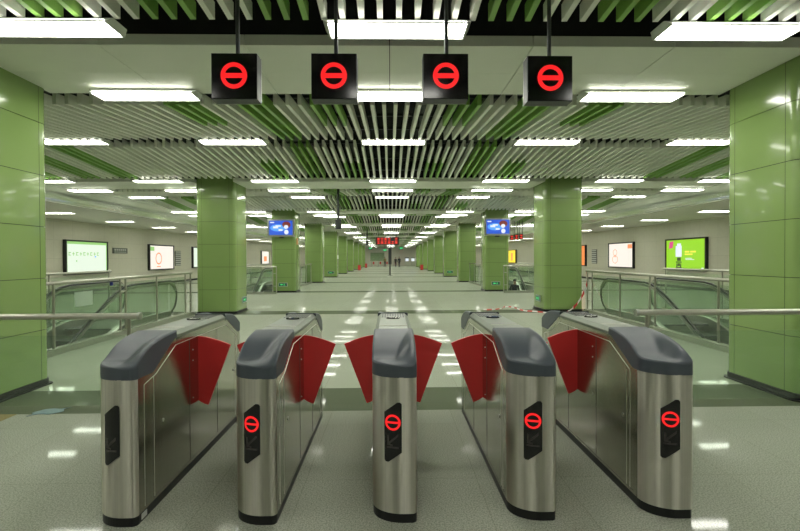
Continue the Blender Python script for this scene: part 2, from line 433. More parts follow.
for s, nm in ((-1,'left'),(1,'right')):
    for j in range(0, 20):
        y = 0.9+4.19*j
        lab = 'fluorescent light in the low %s aisle ceiling, %s from the viewer' % (nm, (ORD+['twelfth','thirteenth','fourteenth','fifteenth','sixteenth','seventeenth','eighteenth','nineteenth','twentieth'])[j].replace('nearest','first'))
        copy_thing(li0, (s*12.45, y, 3.272), 0, lab, 'lights in the low aisle ceilings')

# ------------------------------------------------------------------ plenum ducts and pipes
def tubeobj(name, path, r, m, label, cat, seg=10):
    return tag(MB().tube(path, r, seg).build(name, m), label, cat)
tubeobj('pipe', [(-1.02,-6,4.55),(-1.02,80,4.55)], 0.08, duct_m, 'thin dark pipe above the slats, left of the hall centre', 'pipe')
tubeobj('pipe', [(0.66,-6,4.5),(0.66,80,4.5)], 0.05, duct_m, 'thin dark pipe above the slats, right of the hall centre', 'pipe')
tag(B(1.85,2.55,-6,80,4.33,4.7).build('air_duct', duct_m), 'dark rectangular air duct above the slats right of centre', 'duct')
tag(B(-2.5,-1.9,-6,80,4.33,4.7).build('air_duct', duct_m), 'dark rectangular air duct above the slats left of centre', 'duct')

# ------------------------------------------------------------------ ticket gates
GW = 0.266; GL = 2.03       # width, length; local x centred, y from the front nose
hw = GW/2
def nose():
    """front outline from left side (x=-hw, y=.15) round to right side, going left to right"""
    pts = []
    for k in range(15):                 # big rounded left corner
        a = R(180+90*k/14); pts.append((0.055+(hw+0.055)*math.cos(a), 0.15+0.15*math.sin(a)))
    pts.append((0.085, 0.0005))
    for k in range(1, 8):               # small right corner
        a = R(270+90*k/7); pts.append((hw-0.032+0.032*math.cos(a), 0.0335+0.033*math.sin(a)))
    return pts
NOSE = nose()
def arc_len():
    L = [0]
    for a, b in zip(NOSE[:-1], NOSE[1:]): L.append(L[-1]+math.dist(a, b))
    return L
AL = arc_len()
def on_nose(u, off):
    """u measured along the nose from its left end"""
    for i in range(len(NOSE)-1):
        if u <= AL[i+1] or i == len(NOSE)-2:
            t = (u-AL[i])/(AL[i+1]-AL[i]); a, b = NOSE[i], NOSE[i+1]
            dx, dy = b[0]-a[0], b[1]-a[1]; l = math.hypot(dx, dy)
            return (a[0]+dx*t+dy/l*off, a[1]+dy*t-dx/l*off)
def u_at_x(x):
    for i in range(14, 0, -1):
        if NOSE[i-1][0] <= x <= NOSE[i][0]:
            t = (x-NOSE[i-1][0])/(NOSE[i][0]-NOSE[i-1][0]); return AL[i-1]+t*(AL[i]-AL[i-1])
    return AL[14]+(x-NOSE[14][0])
UC = u_at_x(-0.009)
def wrap(poly_strips, off, mb, mi=0):
    """poly_strips: list of quads [(u,z)*4] already small; mapped on the nose, with a rim so they have thickness"""
    for q in poly_strips:
        vs = [(*on_nose(UC+u, off), z) for u, z in q]
        mb.add(vs, [tuple(range(len(vs)))], mi)
def gate_body(t):
    # plan outline: nose at the front, same nose turned 180 degrees at the back
    back = [(-x, GL-y) for x, y in NOSE]
    out = NOSE+back
    zl, zt = 0.858, 1.015
    def ztop(y):
        y = min(y, GL-y)
        if y < 0.21: return zl
        if y < 0.50: return zl+(zt-zl)*(y-0.21)/0.29
        return zt
    # subdivide the long sides
    pts = []
    for i in range(len(out)):
        a, b = out[i], out[(i+1) % len(out)]; pts.append(a)
        if math.dist(a, b) > 0.5:
            ys = sorted([0.21, 0.50, GL-0.5, GL-0.21], reverse=(b[1] < a[1]))
            for y in ys:
                if min(a[1], b[1])+0.001 < y < max(a[1], b[1])-0.001: pts.append((a[0], y))
    n = len(pts)
    mb = MB(); vs = [(x,y,0.055) for x,y in pts]+[(x,y,ztop(y)) for x,y in pts]
    for i in range(n):
        j = (i+1) % n
        side = abs(pts[i][0]-pts[j][0]) < 1e-6 and abs(pts[i][1]-pts[j][1]) > 0.05
        mb.add([vs[i],vs[j],vs[n+j],vs[n+i]], [(0,1,2,3)], 1 if side else 0, False)
    # smooth nose: rebuild as one connected smooth strip
    mb = MB()
    for ring in (NOSE, back):
        m = len(ring); v = [(x,y,0.055) for x,y in ring]+[(x,y,ztop(y)) for x,y in ring]
        mb.add(v, [(i,i+1,m+i+1,m+i) for i in range(m-1)], 0, True)
    for s in (-1, 1):
        ya = 0.15 if s < 0 else 0.0335; yb = GL-(0.0335 if s < 0 else 0.15); x = s*hw
        ys = [ya, 0.21, 0.50, GL-0.50, GL-0.21, yb]
        m = len(ys); v = [(x,y,0.055) for y in ys]+[(x,y,ztop(y)) for y in ys]
        f = [(i,i+1,m+i+1,m+i) for i in range(m-1)]
        if s < 0: f = [q[::-1] for q in f]
        mb.add(v, f, 1)
    # closing faces under the caps, bottom
    mb.add([(x,y,zl) for x,y in NOSE]+[(hw,0.21,zl),(-hw,0.21,zl)], [tuple(range(len(NOSE)+2))], 0)
    mb.add([(x,y,zl) for x,y in back]+[(-hw,GL-0.21,zl),(hw,GL-0.21,zl)], [tuple(range(len(NOSE)+2))], 0)
    mb.add([(-hw,0.21,zl),(hw,0.21,zl),(hw,0.50,zt),(-hw,0.50,zt),(-hw,GL-0.5,zt),(hw,GL-0.5,zt),(hw,GL-0.21,zl),(-hw,GL-0.21,zl)],
           [(0,1,2,3),(3,2,5,4),(4,5,6,7)], 0)
    mb.build('body', [steel, steel_s], t)
    off = 0.004
    pb = MB().prism([(x*0.985, y+(off if y < GL/2 else -off)) for x,y in out], 0.0, 0.055)
    pb.build('plinth', base_m, t)
def gate_side(t):
    # door seams (raised light trim lines) and rivets, on both sides
    mb = MB(); th = 0.003; e = 0.0015
    def line(s, y0, z0, y1, z1, mi):
        x = s*hw; d = Vector((0, y1-y0, z1-z0)); l = d.length; d /= l; nrm = Vector((0,-d.z,d.y))*th/2
        a = Vector((x,y0,z0)); b = Vector((x,y1,z1)); o = Vector((s*e,0,0))
        vs = [a-nrm+o, b-nrm+o, b+nrm+o, a+nrm+o, a-nrm, b-nrm, b+nrm, a+nrm]
        mb.add(vs, [(0,1,2,3),(7,6,5,4),(0,4,5,1),(1,5,6,2),(2,6,7,3),(3,7,4,0)], mi)
    for s in (-1, 1):
        ys = 0.0 if s > 0 else 0.0
        g = lambda y: GL-y if s > 0 else y
        for flip in (0, 1):
            f = (lambda y: GL-y) if flip else (lambda y: y)
            a1, a2 = (0.10, 0.215) if (s > 0) != bool(flip) else (0.24, 0.285)
            line(s, f(a1), 0.075, f(a1), 0.805, 0)
            line(s, f(a1), 0.805, f(0.245), 0.836, 0)
            line(s, f(0.245), 0.836, f(0.52), 0.968, 0)
            line(s, f(a2), 0.075, f(a2), 0.828, 0)
            line(s, f(0.74), 0.075, f(0.74), 0.965, 1)
        line(s, 0.52, 0.968, GL-0.52, 0.968, 0)
        line(s, 0.205, 0.075, GL-0.205, 0.075, 1)
    mb.build('door_seam', [seam_m, seam_d], t)
    for s in (-1, 1):
        for flip in (0, 1):
            y = 0.33 if not flip else GL-0.33
            MB().tube([(s*hw, y, 0.515), (s*(hw+0.004), y, 0.515)], 0.012, 14).build('door_lock', steel_l, t)
    rv = MB()
    for s in (-1, 1):
        for y in (0.80, 1.10):
            for z in (0.88, 0.80, 0.52): rv.tube([(s*hw, y, z), (s*(hw+0.003), y, z)], 0.004, 8)
    rv.build('rivet', seam_m, t)
def gate_top(t):
    x0 = hw; c = 0.028; y0, y1 = 0.515, GL-0.515
    mb = MB(); v = []
    for y in (y0, y1): v += [(-x0,y,1.015),(-x0,y,1.035),(-x0+c,y,1.06),(x0-c,y,1.06),(x0,y,1.035),(x0,y,1.015)]
    mb.add(v, [(0,1,7,6)[::-1],(1,2,8,7)[::-1],(2,3,9,8)[::-1],(3,4,10,9)[::-1],(4,5,11,10)[::-1],(0,1,2,3,4,5)[::-1],(6,7,8,9,10,11)], 0)
    mb.build('top_plate', steel_t, t)
    B(-x0+c, x0-c, 0.72, 0.728, 1.06, 1.062).build('top_seam', seam_m, t)
    rd = MB(); pts = [(0.055*math.cos(2*math.pi*k/24), 1.14+0.034*math.sin(2*math.pi*k/24)) for k in range(24)]
    rd.prism(pts, 1.06, 1.07, 0, True); r = rd.build('card_reader', black_m, t)
    MB().prism([(-0.022+0.011*math.cos(2*math.pi*k/12), 1.14+0.011*math.sin(2*math.pi*k/12)) for k in range(12)], 1.07, 1.0725).build('reader_lens', seam_m, r)
    gr = MB()
    for i in range(9):
        x = -0.088+i*0.022; gr.box(x-0.005, x+0.005, 1.22, 1.46, 1.06, 1.0625)
    gr.build('grille', grey_d, t)
def gate_cap(flip):
    """sloped plastic hood on the nose: low left, ridge along the right"""
    L = 0.535
    def interp(tab, y):
        if y <= tab[0][0]: return tab[0][1]
        for (a, b), (c, d) in zip(tab[:-1], tab[1:]):
            if y <= c:
                k = (y-a)/(c-a); k = k*k*(3-2*k) if False else k
                return b+(d-b)*k
        return tab[-1][1]
    ridge = [(0.0,0.930),(0.02,0.945),(0.05,0.967),(0.09,0.990),(0.14,1.012),(0.20,1.031),(0.28,1.048),(0.38,1.059),(0.46,1.064),(0.535,1.067)]
    floorp = [(0.0,0.930),(0.03,0.936),(0.12,0.942),(0.155,0.950),(0.185,0.966),(0.23,0.993),(0.28,1.017),(0.34,1.037),(0.41,1.052),(0.48,1.062),(0.535,1.067)]
    left = [(0.0,0.930),(0.12,0.944),(0.155,0.955),(0.185,0.974),(0.23,1.003),(0.28,1.025),(0.34,1.043),(0.41,1.055),(0.48,1.063),(0.535,1.067)]
    def xl(y):   # left border of the plan at depth y
        if y >= 0.15: return -hw-0.002
        k = (0.15-y)/0.15; return 0.055-(hw+0.057)*math.sqrt(max(0, 1-k*k))
    def xr(y):
        if y >= 0.0335: return hw+0.002
        k = (0.0335-y)/0.0335; return hw-0.032+0.034*math.sqrt(max(0, 1-k*k))
    ys = [0.0,0.002,0.005,0.01,0.016,0.024,0.034,0.045,0.06,0.075,0.09,0.105,0.12,0.135,0.15,0.165,0.18,0.2,0.22,0.25,0.28,0.31,0.34,0.37,0.40,0.43,0.46,0.49,0.515,0.535]
    us = [0,0.02,0.05,0.1,0.2,0.3,0.4,0.5,0.56,0.62,0.68,0.74,0.8,0.85,0.9,0.94,0.965,0.985,1.0]
    mb = MB(); vs = []; n = len(us)
    for y in ys:
        a, b = xl(y), xr(y); 
        for u in us:
            x = a+(b-a)*u
            fl = interp(floorp, y); rg = interp(ridge, y)
            d = (hw+0.002)-x
            w = 0.025+0.10*max(0, min(1, (0.52-y)/0.40))     # width of the ridge wall, narrow at the back
            k = max(0, 1-max(0, d-0.016)/w)
            z = fl+(rg-fl)*(k*k*(3-2*k))
            dl = x-(-hw-0.002); kl = max(0, 1-dl/0.02)
            z = z+(interp(left, y)-z)*kl if y > 0.1 else z
            # soft rounding down at the very rim
            m = min(x-a, b-x, y*1.0+0.0)
            if m < 0.008: z -= 0.010*(1-m/0.008)**2
            vs.append((x, y, z))
    fs = [(j*n+i, j*n+i+1, (j+1)*n+i+1, (j+1)*n+i) for j in range(len(ys)-1) for i in range(n-1)]
    mb.add(vs, fs, 0, True)
    def zb(y): return 0.856 if y < 0.21 else 0.856+(1.015-0.856)*min(1, (y-0.21)/0.29)
    for i in (0, n-1):                      # side skirts
        v = [vs[j*n+i] for j in range(len(ys))]; w = [(p[0], p[1], zb(p[1])) for p in v]; m = len(v)
        f = [(k, k+1, m+k+1, m+k) for k in range(m-1)]
        if i: f = [q[::-1] for q in f]
        mb.add(v+w, f, 0, True)
    v = [vs[i] for i in range(n)]; w = [(p[0], p[1], 0.856) for p in v]
    mb.add(v+w, [(k, n+k, n+k+1, k+1) for k in range(n-1)], 0, True)
    v = [vs[(len(ys)-1)*n+i] for i in range(n)]; w = [(p[0], p[1], 1.0) for p in v]
    mb.add(v+w, [(k, k+1, n+k+1, n+k) for k in range(n-1)], 0)
    if flip: mb.v = [(-x, GL-y, z) for x, y, z in mb.v]
    return mb
def gate_display(t, lit):
    pw, z0, z1 = 0.106, 0.358, 0.712; H = z1-z0
    mb = MB(); N = 12
    def top(f):  # f 0..1 across
        return 1-max(0, (0.75-f)/0.75)*0.17 if f < 0.75 else 1-max(0, (f-0.9)/0.1)**2*0.03
    def bot(f):
        g = 1-f
        return max(0, (0.75-g)/0.75)*0.17 if g < 0.75 else max(0, (g-0.9)/0.1)**2*0.03
    grid = []
    for i in range(N+1):
        f = i/N; u = (f-0.5)*pw
        grid.append((u, z0+H*bot(f), z0+H*top(f)))
    v = []
    for off in (0.0005, 0.003):
        for u, a, b in grid: v += [(*on_nose(UC+u, off), a), (*on_nose(UC+u, off), b)]
    m = 2*(N+1); f = []
    for i in range(N):
        a = m+2*i; f.append((a, a+2, a+3, a+1))
        f.append((2*i, 2*i+2, a+2, a)); f.append((a+1, a+3, 2*i+3, 2*i+1))
    f.append((0, m, m+1, 1)); f.append((m-2, m-1, 2*m-1, 2*m-2))
    mb.add(v, f, 0)
    p = mb.build('display_panel', black_m, t)
    cz = z0+H*0.665; off = 0.0042
    def shape(quads): 
        s = MB(); wrap(quads, off, s)
        # thickness rim
        return s
    if lit:
        q = []; ro, ri = 0.047, 0.034; K = 40
        for k in range(K):
            a, b = 2*math.pi*k/K, 2*math.pi*(k+1)/K
            q.append([(ri*math.cos(a), cz+ri*math.sin(a)), (ro*math.cos(a), cz+ro*math.sin(a)), (ro*math.cos(b), cz+ro*math.sin(b)), (ri*math.cos(b), cz+ri*math.sin(b))])
        for k in range(8):
            a = -0.036+0.072*k/8; b = a+0.009; q.append([(a,cz-0.0065),(b,cz-0.0065),(b,cz+0.0065),(a,cz+0.0065)])
        shape(q).build('no_entry_symbol', red_e, p)['label'] = 'lit red ring with a bar'
    q = []; ax = lambda k: (0.032-0.062*k, z0+H*(0.455-0.155*k))
    for k in range(6):
        (u0, a0), (u1, a1) = ax(k/6), ax((k+1)/6); q.append([(u0,a0-0.008),(u0,a0+0.008),(u1,a1+0.008),(u1,a1-0.008)][::-1])
    ex, ez = ax(1)
    q.append([(ex-0.004,ez-0.006),(ex+0.03,ez-0.010),(ex+0.03,ez+0.000),(ex-0.004,ez+0.006)])
    q.append([(ex-0.004,ez-0.006),(ex+0.008,ez-0.006),(ex+0.006,ez+0.05),(ex-0.004,ez+0.05)])
    for k in range(4):
        a = -0.036+0.018*k; q.append([(a,z0+H*0.235),(a+0.018,z0+H*0.235),(a+0.018,z0+H*0.265),(a,z0+H*0.265)])
    shape(q).build('unlit_arrow', arrow_m, p)
def gate_flap(t, s, YF):
    th = 0.018
    inner_t, outer_t, outer_b, inner_b = (0.0,0.965), (0.250,0.895), (0.078,0.435), (0.0,0.475)
    pts = [inner_b]
    for k in range(1, 4): pts.append((0.078*k/3, 0.475-0.04*(k/3)**1.0-0.006*math.sin(math.pi*k/3)))
    for k in range(0, 9):
        f = k/8; pts.append((0.250*(1-f), 0.895+0.07*(1-(1-f)**1.6)))
    n = len(pts); mb = MB()
    x = lambda a: s*(hw-0.004+a)
    v = [(x(a), YF-th/2, z) for a, z in pts]+[(x(a), YF+th/2, z) for a, z in pts]
    f = [tuple(range(n)), tuple(range(n, 2*n))[::-1]]+[(i, n+i, n+(i+1)%n, (i+1)%n) for i in range(n)]
    if s < 0: f = [q[::-1] for q in f]
    mb.add(v, f)
    o = mb.build('flap', red_m, t)
    return o
def make_gate(name_label, x, flaps, lit, sticker=False, yf=0.905):
    t = thing('ticket_gate', name_label, 'ticket gate', (x, 2.745, 0), 0, 'row of automatic ticket gates')
    gate_body(t); gate_side(t); gate_top(t)
    gate_cap(False).build('hood', cap_m, t); gate_cap(True).build('hood', cap_m, t)
    gate_display(t, lit)
    for s in flaps: gate_flap(t, s, yf)
    if sticker: B(hw-0.003, hw+0.001, 0.06, 0.12, 0.012, 0.045).build('sticker', plate_l, t)['label'] = 'small pale sticker on the plinth'
    return t
make_gate('steel ticket gate with a dark unlit display, leftmost of the five', -1.617, (1,), False, True)
make_gate('steel ticket gate with a lit red ring, second from the left', -0.808, (-1,1), True)
make_gate('steel ticket gate facing the viewer head-on, middle of the five', 0.018, (-1,1), True)
make_gate('steel ticket gate with a lit red ring, second from the right', 0.847, (-1,1), True)
make_gate('steel ticket gate at the right end, only a left red flap', 1.670, (-1,), True, False, 1.10)

# ------------------------------------------------------------------ overhead lane signs
def lane_sign(x, z0, y, label, reflect=False):
    t = thing('lane_sign', label, 'sign', (x, y, z0), 0, 'red ring signs over the gate lanes'); a = 0.1755; H = 0.351
    B(-a-0.004, a+0.004, 0.012, 0.125, -0.004, H+0.004).build('housing', grey_d, t)
    B(-a-0.006, a+0.006, 0.125, 0.132, -0.006, H+0.006).build('back_rim', steel_l, t)
    B(-a, a, 0, 0.0118, 0, H).build('display_panel', black_m, t)
    mb = MB(); K = 56; cz = H/2+0.002; ro, ri = 0.103, 0.070; v = []; f = []
    for yy in (-0.003, -0.0002):
        for k in range(K):
            an = 2*math.pi*k/K; v += [(ri*math.cos(an), yy, cz+ri*math.sin(an)), (ro*math.cos(an), yy, cz+ro*math.sin(an))]
    for k in range(K):
        j = (k+1) % K; m = 2*K
        f += [(2*k, 2*k+1, 2*j+1, 2*j), (2*k+1, m+2*k+1, m+2*j+1, 2*j+1), (2*k, 2*j, m+2*j, m+2*k)]
    mb.add(v, f); mb.box(-0.08, 0.08, -0.003, -0.0002, cz-0.019, cz+0.019)
    mb.build('no_entry_symbol', red_e, t)
    p = MB().tube([(0.012, 0.065, H), (0.012, 0.065, 4.75-z0)], 0.016, 12).build('hanging_pole', grey_d, t)
    B(-0.03, 0.054, 0.03, 0.10, H+0.004, H+0.012).build('pole_flange', grey_d, t)
    return t
lane_sign(-1.223, 2.82, 3.73, 'square black hanging sign with a red ring, leftmost of the four')
lane_sign(-0.440, 2.822, 3.73, 'square black hanging sign with a red ring, second from the left')
lane_sign(0.445, 2.824, 3.73, 'square black hanging sign with a red ring, third from the left')
lane_sign(1.278, 2.81, 3.73, 'square black hanging sign with a red ring, rightmost of the four')

# ------------------------------------------------------------------ barrier rails beside the gates
def barrier(s, label):
    t = thing('barrier_rail', label, 'railing', (0, 4.75, 0), 0)
    MB().tube([(s*2.50,0,0.99),(s*2.53,0,0.99)], 0.036, 16).build('end_cap', steel_l, t)
    MB().tube([(s*2.53,0,0.99),(s*5.55,0,0.99)], 0.031, 16).build('top_rail', steel_rail, t)
    for x in (2.62, 5.45):
        MB().tube([(s*x,0,0.0),(s*x,0,0.965)], 0.021, 12).build('post', steel_rail, t)
    for a, b in ((2.66,5.41),): B(s*a, s*b, -0.004, 0.004, 0.10, 0.80).build('glass_panel', glass_m, t)
barrier(-1, 'horizontal steel barrier rail joining the leftmost gate to the near left column')
barrier(1, 'horizontal steel barrier rail joining the rightmost gate to the near right column')

# ------------------------------------------------------------------ glass balustrades round the stair wells
def railing(name, p0, p1, posts, label, z=1.17, kerb=True, turn=False):
    t = thing(name, label, 'railing', (p0[0], p0[1], 0), 0)
    d = Vector((p1[0]-p0[0], p1[1]-p0[1], 0)); L = d.length; d /= L; n = Vector((-d.y, d.x, 0))
    path = [(0,0,z), tuple(d*L+Vector((0,0,z)))]
    MB().tube(path, 0.030, 12).build('top_rail', steel_rail, t)
    for q in posts: 
        o = MB().tube([tuple(d*q), tuple(d*q+Vector((0,0,z-0.02)))], 0.021, 10).build('post', steel_rail, t)
    ps = sorted(posts)
    for a, b in zip(ps[:-1], ps[1:]):
        if b-a < 0.4:
            mb = MB()
            for zz in (0.35, 0.9): mb.tube([tuple(d*a+Vector((0,0,zz))), tuple(d*b+Vector((0,0,zz)))], 0.012, 8)
            mb.build('tie_bar', steel_rail, t); continue
        A = d*(a+0.05); Bb = d*(b-0.05); h = n*0.005
        vs = [A-h, Bb-h, Bb+h, A+h]; v = [(p.x,p.y,0.14) for p in vs]+[(p.x,p.y,z-0.09) for p in vs]
        MB().add(v, [(0,3,2,1),(4,5,6,7),(0,1,5,4),(1,2,6,5),(2,3,7,6),(3,0,4,7)]).build('glass_panel', glass_m, t)
    if kerb:
        A = Vector((0,0,0)); Bb = d*L; h = n*0.07
        vs = [A-h, Bb-h, Bb+h, A+h]; v = [(p.x,p.y,0.0) for p in vs]+[(p.x,p.y,0.10) for p in vs]
        MB().add(v, [(0,3,2,1),(4,5,6,7),(0,1,5,4),(1,2,6,5),(2,3,7,6),(3,0,4,7)]).build('kerb', kerb_m, t)
    return t
for s, nm in ((-1,'left'),(1,'right')):
    railing('glass_railing', (s*5.52, 6.05), (s*5.52, 13.15), [0.1,1.75,3.65,3.85,5.15,6.70,7.02], 'glass railing between the first and second %s columns beside the escalator' % nm)
    railing('glass_railing', (s*7.88, 3.0), (s*7.88, 13.4), [0,2,4,6,8,10.3], 'far-side glass railing of the near %s escalator' % nm, 1.22)
    railing('glass_railing', (s*5.0, 20.68), (s*8.1, 20.68), [0,0.16,1.5,3.0], 'glass railing crossing in front of the third %s column' % nm, 1.2)
    railing('glass_railing', (s*5.0, 22.85), (s*5.0, 29.7), [0,1.7,3.4,5.1,6.75], 'glass railing from the third %s column to the fourth' % nm, 1.2)
    railing('glass_railing', (s*8.1, 20.85), (s*8.1, 29.7), [0,2.2,4.4,6.6,8.8], 'outer glass railing of the farther %s escalator' % nm, 1.2)

# ------------------------------------------------------------------ escalators
def escalator(s, dy, label, sign=False):
    t = thing('escalator', label, 'escalator', (s*6.65, dy, 0), 0, 'escalators going down towards the viewer')
    xi = 0.70
    def bal(sx):
        x = sx*xi
        path = [(12.92,0.12)]
        for k in range(13):                                   # newel half circle
            a = R(-90+180*k/12); path.append((12.75+0.42*math.cos(a)*1.0, 0.55+0.42*math.sin(a)))
        path += [(12.3,0.97),(11.5,0.97),(10.9,0.965),(10.6,0.93),(10.3,0.84),(10.0,0.70)]
        y, z = path[-1]
        while z > -3.4: y -= 0.5; z -= 0.5*0.577; path.append((y, z))
        MB().tube([(x, y, z) for y, z in path], 0.024, 10).build('handrail', rubber, t)
        gp = [(y, z-0.03) for y, z in path[1:]]
        low = [(12.5,0.05)]; 
        # glass: strip between the handrail and the deck line
        top = [(12.7,0.95),(12.3,0.95),(11.5,0.95),(10.9,0.945),(10.6,0.91),(10.3,0.82),(10.0,0.68)]
        botm = [(12.7,0.12),(12.3,0.12),(11.5,0.12),(10.75,0.11),(10.4,0.05),(10.1,-0.05),(9.8,-0.20)]
        y0, z0 = top[-1]; y1, z1 = botm[-1]
        for k in range(7): y0 -= 1; z0 -= 0.577; y1 -= 1; z1 -= 0.577; top.append((y0,z0)); botm.append((y1,z1))
        arc = [(12.75+0.38*math.cos(R(90-180*k/10)), 0.54+0.40*math.sin(R(90-180*k/10))) for k in range(11)]
        mb = MB(); m = len(top)
        for off in (-0.006, 0.006):
            v = [(x+off,y,z) for y,z in top]+[(x+off,y,z) for y,z in botm]
            mb.add(v, [(i,i+1,m+i+1,m+i) for i in range(m-1)])
            mb.add([(x+off,y,z) for y,z in arc], [tuple(range(11))])
        mb.build('glass_balustrade', glass_g, t)
        # silver deck strip under the glass and rail guide under the handrail
        db = MB(); v = []
        for dx, dz in ((-0.07,0.05),(0.07,0.05),(0.07,-0.28),(-0.07,-0.28)): v += [(x+dx,y,z+dz) for y,z in botm]
        f = []
        for a in range(4):
            b = (a+1) % 4; f += [(a*m+i, a*m+i+1, b*m+i+1, b*m+i)[::-1] for i in range(m-1)]
        f += [(0,m,2*m,3*m),(m-1,2*m-1,3*m-1,4*m-1)[::-1]]
        db.add(v, f); db.build('deck_strip', steel_l, t)
        gm = MB(); gp = path[9:]; gn = len(gp)
        v = [(x+dx, y, z+dz) for dx, dz in ((-0.045,-0.028),(0.045,-0.028),(0.045,-0.085),(-0.045,-0.085)) for y, z in gp]
        f = []
        for a in range(4):
            b_ = (a+1) % 4; f += [(a*gn+i, b_*gn+i, b_*gn+i+1, a*gn+i+1) for i in range(gn-1)]
        gm.add(v, f); gm.build('rail_guide', steel_l, t)
    bal(-1); bal(1)
    mb = MB(); y = 10.9; z = 0.0
    mb.box(-xi+0.08, xi-0.08, 10.6, 12.9, -0.02, 0.012)
    y = 10.6
    for k in range(17):
        z -= 0.2; mb.box(-xi+0.08, xi-0.08, y-0.35, y, z-0.18, z); y -= 0.35
    mb.build('steps', step_m, t)
    if sign:
        B(s*-0.712-0.004, s*-0.712+0.0, 9.15, 9.55, 0.48, 0.80)
        B(-s*xi+(-s)*0.008, -s*xi+(-s)*0.012, 8.55, 9.1, 0.0, 0.01)
    return t
E1 = {}
for s, nm in ((-1,'left'),(1,'right')):
    escalator(s, 0, 'near %s escalator with green glass sides sinking towards the viewer' % nm)
    escalator(s, 16.8, 'farther %s escalator behind the third column' % nm)

# paper notice fixed to the left glass railing
tag(B(-5.545,-5.54,8.35,8.85,0.72,0.98).build('paper_notice', paper), 'white paper notice taped on the left glass railing by the near escalator', 'notice')
tag(MB().tube([(-5.46,9.30,1.045),(-5.46,9.30,1.11)],0.03,10).build('rail_clip', blue_p), 'small dark blue clip under the top rail of the near left glass railing', 'clip')

# ------------------------------------------------------------------ advertising light boxes on the side walls
def yz_box(s, y0, y1, z0, z1, d0, d1):
    return B(s*(XW-d0), s*(XW-d1), y0, y1, z0, z1)
def lightbox(s, y0, y1, z0, z1, face, label, prints=()):
    t = thing('advertising_light_box', label, 'light box', (0,0,0))
    mb = MB(); w = 0.07
    for a in ((y0,y1,z0,z0+w),(y0,y1,z1-w,z1),(y0,y0+w,z0+w,z1-w),(y1-w,y1,z0+w,z1-w)):
        x0, x1 = sorted((s*XW, s*(XW-0.14))); mb.box(x0, x1, a[0], a[1], a[2], a[3])
    mb.build('frame', black_p, t)
    p = yz_box(s, y0+w, y1-w, z0+w, z1-w, 0.02, 0.10).build('poster', face, t)
    for m, quads in prints:
        mb = MB(); W_ = y1-y0-2*w; H_ = z1-z0-2*w; x = s*(XW-0.1025)
        for q in quads:   # fractions; u from the photo's left to right
            v = [(x, (y0+w+W_*u) if s < 0 else (y1-w-W_*u), z0+w+H_*vv) for u, vv in q]
            v2 = [(x+s*0.0022, y, z) for _, y, z in v]; n = len(q)
            mb.add(v+v2, [tuple(range(n)), tuple(range(n,2*n))[::-1]]+[(i,(i+1)%n,n+(i+1)%n,n+i) for i in range(n)])
        mb.build('print', m, p)
    return t
def rc(a, b, c, d): return [(a,b),(c,b),(c,d),(a,d)]
def ringq(cx, cy, rx, ry, t=0.2, K=24):
    out = []
    for k in range(K):
        a, b = 2*math.pi*k/K, 2*math.pi*(k+1)/K
        out.append([(cx+rx*math.cos(a),cy+ry*math.sin(a)),(cx+rx*math.cos(b),cy+ry*math.sin(b)),(cx+rx*(1-t)*math.cos(b),cy+ry*(1-t)*math.sin(b)),(cx+rx*(1-t)*math.cos(a),cy+ry*(1-t)*math.sin(a))])
    return out
dash = []
for i in range(9):
    u = 0.05+i*0.085; k = 0.055
    dash += [rc(u,0.60,u+k,0.625), rc(u+0.02,0.55,u+0.032,0.67)] if i % 2 else [rc(u,0.64,u+k,0.665), rc(u,0.56,u+k,0.58), rc(u+0.005,0.56,u+0.018,0.66)]
lightbox(-1, 20.95, 24.05, 0.86, 2.44, mint_e, 'large mint-white light box poster, nearest on the left wall',
    [(lgreen_e, [rc(0,0.92,1,1), rc(0,0,0.025,0.9), rc(0.98,0.0,1,0.95), rc(0.03,0,0.97,0.03)]+dash), (blue_e2, [rc(0.68,0.5,0.71,0.55)]), (lgreen_e, [rc(0.22,0.36,0.245,0.41)])])
lightbox(-1, 28.15, 31.3, 0.88, 2.44, warm_e, 'warm white light box with an orange oval, second on the left wall',
    [(oprint_e, ringq(0.36,0.45,0.13,0.26)+[rc(0.28,0.08,0.44,0.12)]), (lgreen_e, [rc(0.02,0.78,0.18,0.95)])])
lightbox(-1, 34.3, 37.4, 0.9, 2.44, mint_e, 'mint light box partly hidden behind the second left column', [])
lightbox(-1, 52.4, 55.6, 0.9, 2.44, warm_e, 'pinkish-white light box seen beside the third left column', [(oprint_e, [rc(0.3,0.2,0.7,0.6)])])
lightbox(1, 21.0, 24.15, 0.88, 2.46, lime_e, 'large lime green light box with a bottle picture, nearest on the right wall',
    [(pink_e, [[(0.07,0.70),(0.18,0.74),(0.20,0.97),(0.09,0.94)]]), (white_e, [rc(0.26,0.42,0.42,0.80), rc(0.30,0.80,0.40,0.88)]),
     (ink_e, [rc(0.27,0.02,0.42,0.07), [(0.28,0.07),(0.31,0.07),(0.30,0.18),(0.28,0.22)], [(0.38,0.07),(0.41,0.07),(0.41,0.22),(0.39,0.18)], rc(0.27,0.22,0.42,0.26), rc(0.30,0.28,0.40,0.40), rc(0.31,0.10,0.38,0.20)]),
     (yprint_e, [rc(0.50,0.56,0.62,0.62), rc(0.64,0.56,0.78,0.62), rc(0.50,0.48,0.70,0.53)]), (white_e, [rc(0.52,0.36,0.68,0.38), rc(0.52,0.32,0.74,0.34), rc(0.91,0.03,0.96,0.07)])])
lightbox(1, 27.4, 30.55, 0.88, 2.46, warm_e, 'white light box with a pale orange drawing, second on the right wall',
    [(oprint_e, ringq(0.27,0.62,0.09,0.14,0.16)+ringq(0.27,0.32,0.12,0.18,0.12)+[rc(0.80,0.78,0.97,0.95), rc(0.24,0.42,0.30,0.46)])])
lightbox(1, 34.2, 37.3, 0.9, 2.46, orange_e, 'orange light box partly hidden by the second right column', [])
